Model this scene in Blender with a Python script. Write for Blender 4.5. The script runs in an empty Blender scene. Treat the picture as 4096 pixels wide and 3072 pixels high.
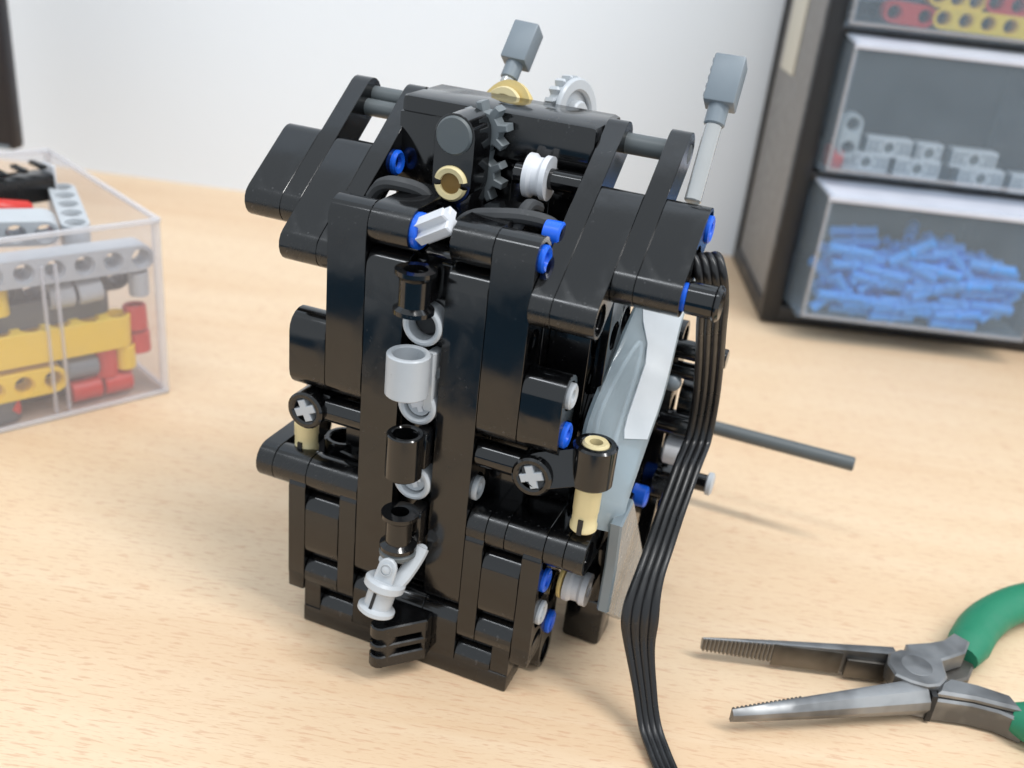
import bpy, bmesh, math, random
from mathutils import Matrix, Vector
rnd = random.Random(7)
U = 0.008                      # one hole pitch of the building toy, in metres; all coordinates below are in pitches
S = bpy.context.scene
COL = S.collection

# ------------------------------------------------------------------ camera
cam = bpy.data.cameras.new('camera')
cam_o = bpy.data.objects.new('camera', cam); COL.objects.link(cam_o)
right = Vector((0.923088593, 0.371471595, 0.099580636))
down = Vector((0.246159116, -0.371741753, -0.895105445))
fwd = Vector((-0.295487968, 0.850774308, -0.434591692))
mw = Matrix.Identity(4)
for i in range(3):
    mw[i][0], mw[i][1], mw[i][2] = right[i], -down[i], -fwd[i]
mw.translation = Vector((11.324746, -18.860692, 18.302626)) * U
cam_o.matrix_world = mw
cam.sensor_width = 36.0
cam.lens = 35.184
cam.clip_start = 0.01
cam.clip_end = 20
cam.dof.use_dof = True
cam.dof.focus_distance = 0.186
cam.dof.aperture_fstop = 17
S.camera = cam_o

# ------------------------------------------------------------------ light
world = bpy.data.worlds.new('World'); S.world = world; world.use_nodes = True
bg = world.node_tree.nodes['Background']
bg.inputs[0].default_value = (0.85, 0.93, 1.0, 1); bg.inputs[1].default_value = 0.80

def area(name, loc, aim, sx, sy, power, col):
    l = bpy.data.lights.new(name, 'AREA'); l.shape = 'RECTANGLE'; l.size = sx; l.size_y = sy
    l.energy = power; l.color = col
    o = bpy.data.objects.new(name, l); COL.objects.link(o)
    o.location = loc
    zz = (Vector(loc) - Vector(aim)).normalized(); xx = Vector((1, 0, 0)); xx = (xx - zz * xx.dot(zz)).normalized()
    o.rotation_euler = Matrix((xx, zz.cross(xx), zz)).transposed().to_euler()
    return o
# two ceiling tubes of the room, above and to the right of the desk
area('ceiling_tube_light', (0.76, -0.10, 1.55), (0.05, 0.02, 0.0), 1.2, 0.12, 16.5, (1.0, 0.985, 0.965))
area('ceiling_tube_light', (-0.35, -0.75, 1.9), (0.0, 0.05, 0.0), 1.2, 0.16, 6, (0.92, 0.96, 1.0))
S.view_settings.view_transform = 'Standard'
S.view_settings.look = 'None'
S.view_settings.exposure = 0.22
S.view_settings.gamma = 1.0
S.view_settings.use_curve_mapping = False
S.render.engine = 'CYCLES'
S.cycles.use_denoising = True
S.cycles.max_bounces = 10
S.cycles.transparent_max_bounces = 24

# ------------------------------------------------------------------ materials
MATS = {}
def nodes(name):
    m = bpy.data.materials.new(name); m.use_nodes = True
    nt = m.node_tree; b = nt.nodes['Principled BSDF']
    return m, nt, b
def L(nt, a, b): nt.links.new(a, b)
def plastic(name, col, rough=0.28, dust=0.0, var=0.06, spec=0.5, bump=0.0, smudge=0.0):
    m, nt, b = nodes(name); N = nt.nodes
    tc = N.new('ShaderNodeTexCoord')
    n1 = N.new('ShaderNodeTexNoise'); n1.inputs['Scale'].default_value = 220; n1.inputs['Detail'].default_value = 4
    L(nt, tc.outputs['Object'], n1.inputs['Vector'])
    mr = N.new('ShaderNodeMapRange'); mr.inputs[1].default_value = 0.3; mr.inputs[2].default_value = 0.7
    mr.inputs[3].default_value = rough * 0.8; mr.inputs[4].default_value = rough * 1.3
    L(nt, n1.outputs['Fac'], mr.inputs[0])
    if smudge:
        n3 = N.new('ShaderNodeTexNoise'); n3.inputs['Scale'].default_value = 75; n3.inputs['Detail'].default_value = 6; n3.inputs['Distortion'].default_value = 0.8
        L(nt, tc.outputs['Object'], n3.inputs['Vector'])
        r3 = N.new('ShaderNodeMapRange'); r3.inputs[1].default_value = 0.48; r3.inputs[2].default_value = 0.68; r3.inputs[4].default_value = smudge
        L(nt, n3.outputs['Fac'], r3.inputs[0])
        ad_ = N.new('ShaderNodeMath'); ad_.operation = 'ADD'; L(nt, mr.outputs[0], ad_.inputs[0]); L(nt, r3.outputs[0], ad_.inputs[1])
        L(nt, ad_.outputs[0], b.inputs['Roughness'])
    else:
        L(nt, mr.outputs[0], b.inputs['Roughness'])
    mix = N.new('ShaderNodeMix'); mix.data_type = 'RGBA'
    mix.inputs[6].default_value = (*[c * (1 - var) for c in col], 1); mix.inputs[7].default_value = (*[min(1, c * (1 + var)) for c in col], 1)
    L(nt, n1.outputs['Fac'], mix.inputs[0])
    out = mix.outputs[2]
    if dust > 0:
        n2 = N.new('ShaderNodeTexNoise'); n2.inputs['Scale'].default_value = 1500; n2.inputs['Detail'].default_value = 2
        L(nt, tc.outputs['Object'], n2.inputs['Vector'])
        r2 = N.new('ShaderNodeMapRange'); r2.inputs[1].default_value = 0.64; r2.inputs[2].default_value = 0.74; r2.inputs[4].default_value = dust
        L(nt, n2.outputs['Fac'], r2.inputs[0])
        n4 = N.new('ShaderNodeTexNoise'); n4.inputs['Scale'].default_value = 110; n4.inputs['Detail'].default_value = 3
        L(nt, tc.outputs['Object'], n4.inputs['Vector'])
        r4 = N.new('ShaderNodeMapRange'); r4.inputs[1].default_value = 0.5; r4.inputs[2].default_value = 0.66
        L(nt, n4.outputs['Fac'], r4.inputs[0])
        mu = N.new('ShaderNodeMath'); mu.operation = 'MULTIPLY'; L(nt, r2.outputs[0], mu.inputs[0]); L(nt, r4.outputs[0], mu.inputs[1])
        m2 = N.new('ShaderNodeMix'); m2.data_type = 'RGBA'; m2.inputs[7].default_value = (0.45, 0.45, 0.45, 1)
        L(nt, mu.outputs[0], m2.inputs[0]); L(nt, out, m2.inputs[6]); out = m2.outputs[2]
    L(nt, out, b.inputs['Base Color'])
    b.inputs['Specular IOR Level'].default_value = spec
    if bump:
        bp = N.new('ShaderNodeBump'); bp.inputs['Strength'].default_value = bump; bp.inputs['Distance'].default_value = 0.0002
        L(nt, n1.outputs['Fac'], bp.inputs['Height']); L(nt, bp.outputs[0], b.inputs['Normal'])
    MATS[name] = m
    return m
plastic('black', (0.0036, 0.0036, 0.0040), 0.10, dust=0.10, bump=0.05, spec=0.66, smudge=0.24)
plastic('black_matte', (0.010, 0.010, 0.011), 0.5, dust=0.12)
plastic('dark_grey', (0.105, 0.118, 0.122), 0.38)
plastic('mid_grey', (0.20, 0.235, 0.265), 0.36)
plastic('light_grey', (0.50, 0.525, 0.55), 0.32)
plastic('panel_grey', (0.17, 0.21, 0.235), 0.22, spec=0.7)
plastic('white_grey', (0.70, 0.71, 0.74), 0.34)
plastic('tan', (0.74, 0.62, 0.34), 0.36)
plastic('tan_dark', (0.20, 0.11, 0.02), 0.5)
plastic('tan_yellow', (0.72, 0.55, 0.22), 0.36)
plastic('blue', (0.012, 0.13, 0.78), 0.30)
plastic('pin_blue', (0.07, 0.38, 0.97), 0.34)
plastic('yellow', (0.90, 0.62, 0.03), 0.34)
plastic('red', (0.62, 0.03, 0.02), 0.34)
plastic('cabinet_black', (0.014, 0.014, 0.016), 0.42)
plastic('cabinet_side', (0.235, 0.23, 0.225), 0.6, var=0.01)
plastic('label_paper', (0.62, 0.60, 0.52), 0.7)
plastic('gear_grey', (0.17, 0.19, 0.20), 0.35)
plastic('dusty_hose', (0.045, 0.047, 0.05), 0.75, dust=0.5)
plastic('green_grip', (0.012, 0.20, 0.105), 0.5, bump=0.15)
plastic('device_black', (0.010, 0.010, 0.016), 0.35)
plastic('cable_black', (0.010, 0.010, 0.011), 0.30, dust=0.06)

plastic('floor_reflection_blue', (0.04, 0.15, 0.25), 0.9)  # invented blue, chosen for how the floor reflects in the black plastic
def metal(name, col, rough, stretch=None, dark=0.5):
    m, nt, b = nodes(name); N = nt.nodes
    tc = N.new('ShaderNodeTexCoord'); mp = N.new('ShaderNodeMapping')
    if stretch: mp.inputs['Scale'].default_value = stretch
    L(nt, tc.outputs['Object'], mp.inputs['Vector'])
    n1 = N.new('ShaderNodeTexNoise'); n1.inputs['Scale'].default_value = 260; n1.inputs['Detail'].default_value = 5
    L(nt, mp.outputs[0], n1.inputs['Vector'])
    n2 = N.new('ShaderNodeTexNoise'); n2.inputs['Scale'].default_value = 70; n2.inputs['Detail'].default_value = 3
    L(nt, tc.outputs['Object'], n2.inputs['Vector'])
    mx = N.new('ShaderNodeMix'); mx.data_type = 'RGBA'
    mx.inputs[6].default_value = (*[c * dark for c in col], 1); mx.inputs[7].default_value = (*col, 1)
    r = N.new('ShaderNodeMapRange'); r.inputs[1].default_value = 0.36; r.inputs[2].default_value = 0.56
    L(nt, n2.outputs['Fac'], r.inputs[0]); L(nt, r.outputs[0], mx.inputs[0])
    L(nt, mx.outputs[2], b.inputs['Base Color'])
    b.inputs['Metallic'].default_value = 1
    mr = N.new('ShaderNodeMapRange'); mr.inputs[3].default_value = rough * 0.7; mr.inputs[4].default_value = rough * 1.4
    L(nt, n1.outputs['Fac'], mr.inputs[0]); L(nt, mr.outputs[0], b.inputs['Roughness'])
    bp = N.new('ShaderNodeBump'); bp.inputs['Strength'].default_value = 0.25; bp.inputs['Distance'].default_value = 0.0002
    L(nt, n1.outputs['Fac'], bp.inputs['Height']); L(nt, bp.outputs[0], b.inputs['Normal'])
    MATS[name] = m
metal('steel', (0.34, 0.345, 0.35), 0.46, (1, 1, 1), 0.45)
metal('steel_dark', (0.20, 0.185, 0.165), 0.45, (1, 1, 1), 0.4)
plastic('rod_metal', (0.50, 0.50, 0.49), 0.12, spec=1.0)
MATS['rod_metal'].node_tree.nodes['Principled BSDF'].inputs['Metallic'].default_value = 0.45

def clear(name, tint, body, amount, rough):
    """clear moulded plastic: mostly see-through, a milky body and a glossy skin"""
    m, nt, b = nodes(name); N = nt.nodes
    tr = N.new('ShaderNodeBsdfTransparent'); tr.inputs[0].default_value = (*tint, 1)
    b.inputs['Base Color'].default_value = (*body, 1); b.inputs['Roughness'].default_value = rough
    tc = N.new('ShaderNodeTexCoord'); n1 = N.new('ShaderNodeTexNoise'); n1.inputs['Scale'].default_value = 60; n1.inputs['Detail'].default_value = 5
    L(nt, tc.outputs['Object'], n1.inputs['Vector'])
    mr = N.new('ShaderNodeMapRange'); mr.inputs[3].default_value = amount * 0.75; mr.inputs[4].default_value = amount * 1.25
    L(nt, n1.outputs['Fac'], mr.inputs[0])
    mx = N.new('ShaderNodeMixShader'); L(nt, mr.outputs[0], mx.inputs[0]); L(nt, tr.outputs[0], mx.inputs[1]); L(nt, b.outputs[0], mx.inputs[2])
    L(nt, mx.outputs[0], nt.nodes['Material Output'].inputs['Surface'])
    MATS[name] = m
clear('clear_box', (0.97, 0.97, 0.98), (0.88, 0.84, 0.86), 0.12, 0.16)
clear('clear_edge', (0.95, 0.95, 0.96), (0.85, 0.84, 0.86), 0.45, 0.2)
clear('clear_drawer', (0.93, 0.96, 0.98), (0.48, 0.57, 0.66), 0.17, 0.2)
clear('clear_panel', (0.84, 0.91, 0.95), (0.58, 0.66, 0.70), 0.40, 0.10)
clear('panel_glare', (0.88, 0.93, 0.96), (0.84, 0.87, 0.90), 0.70, 0.10)  # whiteness of a reflection put into the colour, for the fairing's bright strip
clear('clear_rim', (0.93, 0.95, 0.97), (0.72, 0.68, 0.68), 0.30, 0.25)
clear('clear_lip', (0.9, 0.93, 0.97), (0.80, 0.82, 0.91), 0.74, 0.25)

def wood():
    m, nt, b = nodes('wood'); N = nt.nodes
    tc = N.new('ShaderNodeTexCoord')
    mp = N.new('ShaderNodeMapping'); mp.inputs['Rotation'].default_value = (0, 0, -math.radians(15.5))
    L(nt, tc.outputs['Object'], mp.inputs['Vector'])
    def nz(scale, st, det=3, dist=0.0):
        q = N.new('ShaderNodeMapping'); q.inputs['Scale'].default_value = st
        L(nt, mp.outputs[0], q.inputs['Vector'])
        n = N.new('ShaderNodeTexNoise'); n.inputs['Scale'].default_value = scale; n.inputs['Detail'].default_value = det
        n.inputs['Distortion'].default_value = dist
        L(nt, q.outputs[0], n.inputs['Vector']); return n
    def rng(n, a, c, lo=0.0, hi=1.0):
        r = N.new('ShaderNodeMapRange'); r.inputs[1].default_value = a; r.inputs[2].default_value = c
        r.inputs[3].default_value = lo; r.inputs[4].default_value = hi
        L(nt, n.outputs['Fac'], r.inputs[0]); return r
    def mixc(f, a, c):
        x = N.new('ShaderNodeMix'); x.data_type = 'RGBA'
        L(nt, f, x.inputs[0])
        if isinstance(a, tuple): x.inputs[6].default_value = (*a, 1)
        else: L(nt, a, x.inputs[6])
        x.inputs[7].default_value = (*c, 1)
        return x.outputs[2]
    broad = rng(nz(5, (0.6, 5, 1), 3), 0.35, 0.65)
    c = mixc(broad.outputs[0], (0.755, 0.578, 0.395), (0.705, 0.505, 0.325))
    band = rng(nz(26, (0.5, 6, 1), 4, 0.6), 0.45, 0.75, 0, 0.55)
    c = mixc(band.outputs[0], c, (0.785, 0.62, 0.44))
    fl = rng(nz(205, (1, 7.5, 1), 2, 0.2), 0.565, 0.66, 0, 0.50)
    c = mixc(fl.outputs[0], c, (0.57, 0.32, 0.20))
    fl2 = rng(nz(430, (1, 6, 1), 2), 0.57, 0.70, 0, 0.36)
    c = mixc(fl2.outputs[0], c, (0.57, 0.34, 0.20))
    L(nt, c, b.inputs['Base Color'])
    ro = rng(nz(165, (1, 7.5, 1), 2, 0.2), 0.4, 0.7, 0.42, 0.55)
    L(nt, ro.outputs[0], b.inputs['Roughness'])
    b.inputs['Specular IOR Level'].default_value = 0.35
    bp = N.new('ShaderNodeBump'); bp.inputs['Strength'].default_value = 0.12; bp.inputs['Distance'].default_value = 0.0002
    L(nt, fl.outputs[0], bp.inputs['Height']); L(nt, bp.outputs[0], b.inputs['Normal'])
    MATS['wood'] = m
wood()
def wallmat():
    m, nt, b = nodes('wall_paint'); N = nt.nodes
    tc = N.new('ShaderNodeTexCoord'); n = N.new('ShaderNodeTexNoise'); n.inputs['Scale'].default_value = 9; n.inputs['Detail'].default_value = 6
    L(nt, tc.outputs['Object'], n.inputs['Vector'])
    x = N.new('ShaderNodeMix'); x.data_type = 'RGBA'; x.inputs[6].default_value = (0.825, 0.885, 0.955, 1); x.inputs[7].default_value = (0.845, 0.90, 0.965, 1)
    L(nt, n.outputs['Fac'], x.inputs[0]); L(nt, x.outputs[2], b.inputs['Base Color']); b.inputs['Roughness'].default_value = 0.8
    n2 = N.new('ShaderNodeTexNoise'); n2.inputs['Scale'].default_value = 300
    L(nt, tc.outputs['Object'], n2.inputs['Vector'])
    bp = N.new('ShaderNodeBump'); bp.inputs['Strength'].default_value = 0.1; bp.inputs['Distance'].default_value = 0.001
    L(nt, n2.outputs['Fac'], bp.inputs['Height']); L(nt, bp.outputs[0], b.inputs['Normal'])
    MATS['wall_paint'] = m
wallmat()

# ------------------------------------------------------------------ mesh helpers
MESH = {}
def finish(me, mat, angle=34):
    me.materials.append(MATS[mat])
    for p in me.polygons: p.use_smooth = True
    me.set_sharp_from_angle(angle=math.radians(angle))
    return me
def mesh(key, mat, build, angle=34):
    k = (key, mat)
    if k not in MESH:
        v, f = build()
        me = bpy.data.meshes.new(str(key[0]))
        me.from_pydata([(x * U, y * U, z * U) for x, y, z in v], [], f); me.update()
        b = bmesh.new(); b.from_mesh(me); bmesh.ops.recalc_face_normals(b, faces=b.faces); b.to_mesh(me); b.free()
        MESH[k] = finish(me, mat, angle)
    return MESH[k]
BASE = {}
def base_of(o):
    return BASE.get(o.name, Vector((0, 0, 0)))
def put(name, me, parent=None, loc=(0, 0, 0), rot=None):
    o = bpy.data.objects.new(name, me); COL.objects.link(o)
    loc = Vector(loc); R4 = rot.to_4x4() if rot else Matrix.Identity(4)
    W = Matrix.Translation(loc * U) @ R4
    if parent is not None:
        o.parent = parent
        o.matrix_local = WORLD[parent.name].inverted() @ W
    else:
        o.matrix_world = W
    WORLD[o.name] = W
    return o
WORLD = {}
def tag(o, label, cat, group=None):
    o['label'] = label; o['category'] = cat; o['kind'] = 'thing'
    if group: o['group'] = group
    return o
def thing(name, label, cat, loc, group=None):
    o = bpy.data.objects.new(name, None); COL.objects.link(o); o.empty_display_size = 0.01
    o.location = Vector(loc) * U; WORLD[o.name] = Matrix.Translation(Vector(loc) * U)
    return tag(o, label, cat, group)
def axes(x=None, z=None, y=None):
    """rotation whose local Z is z (and local X close to x)"""
    z = Vector(z).normalized(); x = Vector(x)
    x = (x - z * x.dot(z)).normalized(); y = z.cross(x)
    return Matrix((x, y, z)).transposed()
def zrot(z):
    z = Vector(z).normalized()
    x = Vector((1, 0, 0)) if abs(z.x) < 0.9 else Vector((0, 1, 0))
    return axes(x=x, z=z)

def lathe(prof, seg=24, a0=0.0, a1=2 * math.pi):
    """prof: (r, h) list, closed by caller if wanted; revolved about Z"""
    v = []; f = []; full = abs(a1 - a0 - 2 * math.pi) < 1e-6
    n = seg if full else seg + 1; idx = []
    for r, h in prof:
        if r < 1e-6:
            idx.append([len(v)] * n); v.append((0, 0, h))
        else:
            row = []
            for i in range(n):
                a = a0 + (a1 - a0) * i / seg
                row.append(len(v)); v.append((r * math.cos(a), r * math.sin(a), h))
            idx.append(row)
    for p, q in zip(idx, idx[1:]):
        for i in range(seg):
            j = (i + 1) % n
            face = [p[i], p[j], q[j], q[i]]
            g = []
            for k in face:
                if k not in g: g.append(k)
            if len(g) > 2: f.append(g)
    return v, f
def ringprof(ro, ri, h0, h1, c=0.03):
    return [(ri, h0 + c), (ri + c, h0), (ro - c, h0), (ro, h0 + c), (ro, h1 - c), (ro - c, h1), (ri + c, h1), (ri, h1 - c), (ri, h0 + c)]
def cylprof(r, h0, h1, c=0.03):
    return [(0, h0), (r - c, h0), (r, h0 + c), (r, h1 - c), (r - c, h1), (0, h1)]
def stadium(r, Ln, k=9):
    pts = []
    for i in range(k + 1):
        a = math.pi * i / k
        pts.append((r * math.cos(a), Ln + r * math.sin(a)))
    for i in range(k + 1):
        a = math.pi + math.pi * i / k
        pts.append((r * math.cos(a), r * math.sin(a)))
    return pts
def capfill(loops):
    """triangulate an outline with holes; loops of 2D points; returns faces indexing the concatenated points"""
    b = bmesh.new(); es = []; allv = []
    for lp in loops:
        vs = [b.verts.new((p[0], p[1], 0)) for p in lp]; allv += vs
        for i in range(len(vs)): es.append(b.edges.new((vs[i], vs[(i + 1) % len(vs)])))
    b.verts.index_update()
    bmesh.ops.triangle_fill(b, use_beauty=True, use_dissolve=False, edges=es, normal=(0, 0, 1))
    b.verts.index_update()
    fs = [[q.index for q in fc.verts] for fc in b.faces]
    b.free(); return fs
def beam_build(Ln, w, r, holes, c=0.011, hr=0.30):
    """a smooth-sided liftarm: length along Z between end centres, hole axis along X"""
    v = []; f = []
    O0 = stadium(r - c, Ln); O1 = stadium(r, Ln); n = len(O1)
    hs = []
    if holes:
        for i in range(int(round(Ln)) + 1):
            hs.append([(hr * 1.2 * math.cos(2 * math.pi * k / 14), i * Ln / max(1, round(Ln)) + hr * 1.2 * math.sin(2 * math.pi * k / 14)) for k in range(14)])
    faces = capfill([O0] + hs) if holes else None
    def ring(pts, x):
        s = len(v); v.extend([(x, p[0], p[1]) for p in pts]); return s
    def side(a, b_, m):
        for i in range(m):
            j = (i + 1) % m; f.append([a + i, a + j, b_ + j, b_ + i])
    h = w / 2
    A = ring(O0, -h); 
    hA = [ring(q, -h) for q in hs]
    B = ring(O1, -h + c); Cc = ring(O1, h - c)
    D = ring(O0, h); hD = [ring(q, h) for q in hs]
    side(A, B, n); side(B, Cc, n); side(Cc, D, n)
    if holes:
        for fc in faces:
            f.append([A + q for q in fc]); f.append([D + q for q in reversed(fc)])
        dep = min(0.1, w * 0.22)
        for i in range(len(hs)):
            zc = i * Ln / max(1, round(Ln))
            q = [(p[0] * 0.83, zc + (p[1] - zc) * 0.83) for p in hs[i]]
            e1 = ring(hs[i], -h + dep); e2 = ring(q, -h + dep); e3 = ring(q, h - dep); e4 = ring(hs[i], h - dep)
            side(hA[i], e1, 14); side(e1, e2, 14); side(e2, e3, 14); side(e3, e4, 14); side(e4, hD[i], 14)
    else:
        f.append(list(range(A, A + n))); f.append(list(range(D, D + n)))
    return v, f
def beam(parent, mat, c0, c1, axis, w=0.97, r=0.485, holes=False, name='beam', perp=None):
    c0 = Vector(c0); c1 = Vector(c1); Ln = (c1 - c0).length
    zz = (c1 - c0) if Ln > 1e-4 else Vector(perp or ((0, 0, 1) if abs(Vector(axis).z) < .9 else (0, 1, 0)))
    me = mesh(('beam', round(Ln, 2), w, r, holes), mat, lambda: beam_build(Ln, w, r, holes))
    return put(name, me, parent, c0, axes(x=axis, z=zz))
def bX(p, x0, x1, y, z0, z1, mat='black', holes=False, name='beam'):
    w = x1 - x0
    return beam(p, mat, ((x0 + x1) / 2, y, z0 + .5), ((x0 + x1) / 2, y, z1 - .5), (1, 0, 0), w - 0.014, 0.494, holes, name if w > .6 else 'thin_beam' if name == 'beam' else name)
def bY(p, x0, x1, y0, y1, z, mat='black', holes=False, name='beam'):
    w = x1 - x0
    return beam(p, mat, ((x0 + x1) / 2, y0 + .5, z), ((x0 + x1) / 2, y1 - .5, z), (1, 0, 0), w - 0.014, 0.494, holes, name if w > .6 else 'thin_beam' if name == 'beam' else name)
def box_build(sx, sy, sz, bev=0.05, seg=2):
    b = bmesh.new(); bmesh.ops.create_cube(b, size=1)
    for q in b.verts: q.co = Vector((q.co.x * sx, q.co.y * sy, q.co.z * sz))
    if bev: bmesh.ops.bevel(b, geom=list(b.edges), offset=bev, segments=seg, affect='EDGES', profile=0.5)
    b.verts.index_update()
    v = [tuple(q.co) for q in b.verts]; f = [[q.index for q in fc.verts] for fc in b.faces]
    b.free(); return v, f
def box(name, parent, mat, x0, x1, y0, y1, z0, z1, bev=0.05, rot=None, pivot=None):
    sx, sy, sz = x1 - x0, y1 - y0, z1 - z0
    me = mesh(('box', round(sx, 3), round(sy, 3), round(sz, 3), bev), mat, lambda: box_build(sx, sy, sz, bev))
    return put(name, me, parent, ((x0 + x1) / 2, (y0 + y1) / 2, (z0 + z1) / 2), rot)
def obox(name, parent, mat, c, size, rot, bev=0.05):
    me = mesh(('box', *[round(s, 3) for s in size], bev), mat, lambda: box_build(*size, bev))
    return put(name, me, parent, c, rot)
def turn(name, parent, mat, prof, loc, axis, seg=24, rot=None, key=None):
    me = mesh(('lathe', tuple((round(a, 3), round(b, 3)) for a, b in prof), seg), mat, lambda: lathe(prof, seg))
    return put(name, me, parent, loc, rot or zrot(axis))
def prism_build(pts, h0, h1, c=0.03, holes=()):
    """polygon (counter clockwise) extruded along Z with a small chamfer"""
    n = len(pts); v = []; f = []
    def inset(d):
        out = []
        for i in range(n):
            p0, p1, p2 = Vector(pts[i - 1]), Vector(pts[i]), Vector(pts[(i + 1) % n])
            e1 = (p1 - p0).normalized(); e2 = (p2 - p1).normalized()
            nn = Vector((-(e1.y + e2.y), e1.x + e2.x))
            if nn.length < 1e-6: nn = Vector((-e1.y, e1.x))
            nn.normalize(); cs = max(0.5, nn.dot(Vector((-e1.y, e1.x))))
            out.append((p1.x + nn.x * d / cs, p1.y + nn.y * d / cs))
        return out
    I = inset(c)
    def ring(q, z):
        s = len(v); v.extend([(p[0], p[1], z) for p in q]); return s
    def side(a, b_, m):
        for i in range(m):
            j = (i + 1) % m; f.append([a + i, a + j, b_ + j, b_ + i])
    A = ring(I, h0); hA = [ring(q, h0) for q in holes]
    B = ring(pts, h0 + c); C2 = ring(pts, h1 - c)
    D = ring(I, h1); hD = [ring(q, h1) for q in holes]
    side(A, B, n); side(B, C2, n); side(C2, D, n)
    for a, d, q in zip(hA, hD, holes): side(a, d, len(q))
    for fc in capfill([I] + list(holes)):
        f.append([A + q for q in fc]); f.append([D + q for q in reversed(fc)])
    return v, f
def prism(name, parent, mat, pts, h0, h1, loc=(0, 0, 0), rot=None, c=0.03, holes=(), key=None):
    me = mesh(('prism', key or name, tuple(pts), h0, h1, c), mat, lambda: prism_build(list(pts), h0, h1, c, holes))
    return put(name, me, parent, loc, rot)
def gear_pts(n, ro, ri):
    p = []
    for i in range(n):
        a = 2 * math.pi * i / n; s = 2 * math.pi / n
        for da, r in ((-.30, ri), (-.16, ro), (.16, ro), (.30, ri)):
            p.append((r * math.cos(a + da * s), r * math.sin(a + da * s)))
    return p
def cross_pts(a=0.30, b=0.11):
    return [(b, b), (b, a), (-b, a), (-b, b), (-a, b), (-a, -b), (-b, -b), (-b, -a), (b, -a), (b, -b), (a, -b), (a, b)]
def circ(r, n=16, cx=0, cy=0): return [(cx + r * math.cos(2 * math.pi * i / n), cy + r * math.sin(2 * math.pi * i / n)) for i in range(n)]
def catmull(P, k=8):
    P = [Vector(p) for p in P]; Q = [P[0] * 2 - P[1]] + P + [P[-1] * 2 - P[-2]]; out = []
    for i in range(1, len(Q) - 2):
        a, b, c, d = Q[i - 1], Q[i], Q[i + 1], Q[i + 2]
        for j in range(k):
            t = j / k
            out.append(0.5 * ((2 * b) + (c - a) * t + (2 * a - 5 * b + 4 * c - d) * t * t + (3 * b - a - 3 * c + d) * t ** 3))
    out.append(P[-1]); return out
def sweep_build(path, sec, side):
    """sec: closed 2D loop (a along side vector, b along normal); side(i) -> width vector"""
    v = []; f = []; n = 0; m = len(path)
    for i, p in enumerate(path):
        t = (path[min(i + 1, m - 1)] - path[max(i - 1, 0)]).normalized()
        s = Vector(side(i / (m - 1))); s = (s - t * s.dot(t)).normalized(); nn = t.cross(s)
        sc = sec(i / (m - 1)) if callable(sec) else sec
        n = len(sc)
        for a, b_ in sc: v.append(tuple(p + s * a + nn * b_))
    for i in range(m - 1):
        for j in range(n):
            k = (j + 1) % n; f.append([i * n + j, i * n + k, (i + 1) * n + k, (i + 1) * n + j])
    f.append(list(range(n))); f.append(list(range((m - 1) * n, m * n)))
    return v, f
def sweep(name, parent, mat, pts, sec, side=lambda t: (1, 0.2, 0.1), k=8):
    path = catmull(pts, k)
    me = mesh(('sweep', name, tuple(map(tuple, pts))), mat, lambda: sweep_build(path, sec, side))
    return put(name, me, parent)
def raw(name, parent, mat, v, f, loc=(0, 0, 0), rot=None, angle=34):
    me = mesh((name, len(MESH)), mat, lambda: (v, f), angle)
    return put(name, me, parent, loc, rot)

# ------------------------------------------------------------------ setting
WA = math.radians(14.9); WD = Vector((math.cos(WA), math.sin(WA), 0)); WN = Vector((-math.sin(WA), math.cos(WA), 0))
W0 = Vector((3.2, 41.05, 0))
def sheet(name, mat, pts, thick):
    v = [tuple(p) for p in pts] + [tuple(Vector(p) + Vector(thick)) for p in pts]
    f = [[0, 1, 2, 3], [7, 6, 5, 4]] + [[i, 4 + i, 4 + (i + 1) % 4, (i + 1) % 4] for i in range(4)]
    o = raw(name, None, mat, v, f); o['kind'] = 'structure'; return o
a = W0 - WD * 120 + WN * 0.4; b = W0 + WD * 110 + WN * 0.4
sheet('table_top', 'wood', [a, b, b - WN * 53.5, a - WN * 53.5], (0, 0, -3.2))
fa = W0 - WD * 250; fb = W0 + WD * 250
sheet('floor', 'floor_reflection_blue', [fa + Vector((0, 0, -90)) + WN * 5, fb + Vector((0, 0, -90)) + WN * 5, fb - WN * 420 + Vector((0, 0, -90)), fa - WN * 420 + Vector((0, 0, -90))], (0, 0, -2))  # unseen floor, added for its dark blue reflection in the machine
a = W0 - WD * 200 + WN * 0.0; b = W0 + WD * 200 + WN * 0.0
sheet('wall', 'wall_paint', [a + Vector((0, 0, -90)), b + Vector((0, 0, -90)), b + Vector((0, 0, 190)), a + Vector((0, 0, 190))], tuple(WN * 10))

# ------------------------------------------------------------------ the black toy machine
K = thing('toy_gearbox', 'black plastic toy-beam machine standing upright with blue pins, grey joints and ribbon cable', 'toy machine', (2.5, 3.0, 0))
def pin_end(x, y, z, mat='blue', axis=(1, 0, 0), out=0.10, r=0.31):
    return turn('connector_pin', K, mat, [(0, -0.02), (0.13, -0.02), (0.16, out * .7), (r - .05, out), (r, out * .6), (r, -0.3), (0, -0.3)], (x, y, z), axis, 16)
# upper front wall
bX(K, 0, 1, .5, 7, 12); bX(K, 4, 5, .5, 7, 12, holes=True)
bX(K, 1, 2, .5, 2, 11); bX(K, 3, 4, .5, 2, 11, holes=True); bX(K, 2, 3, 1.25, 1.8, 11)
bY(K, 1, 2, 0, 3, 11.5, holes=True); bY(K, 3, 4, 0, 3, 11.5)
bX(K, -1, 0, .5, 7, 9); bX(K, 5, 6, .5, 7, 9, holes=True)
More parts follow.
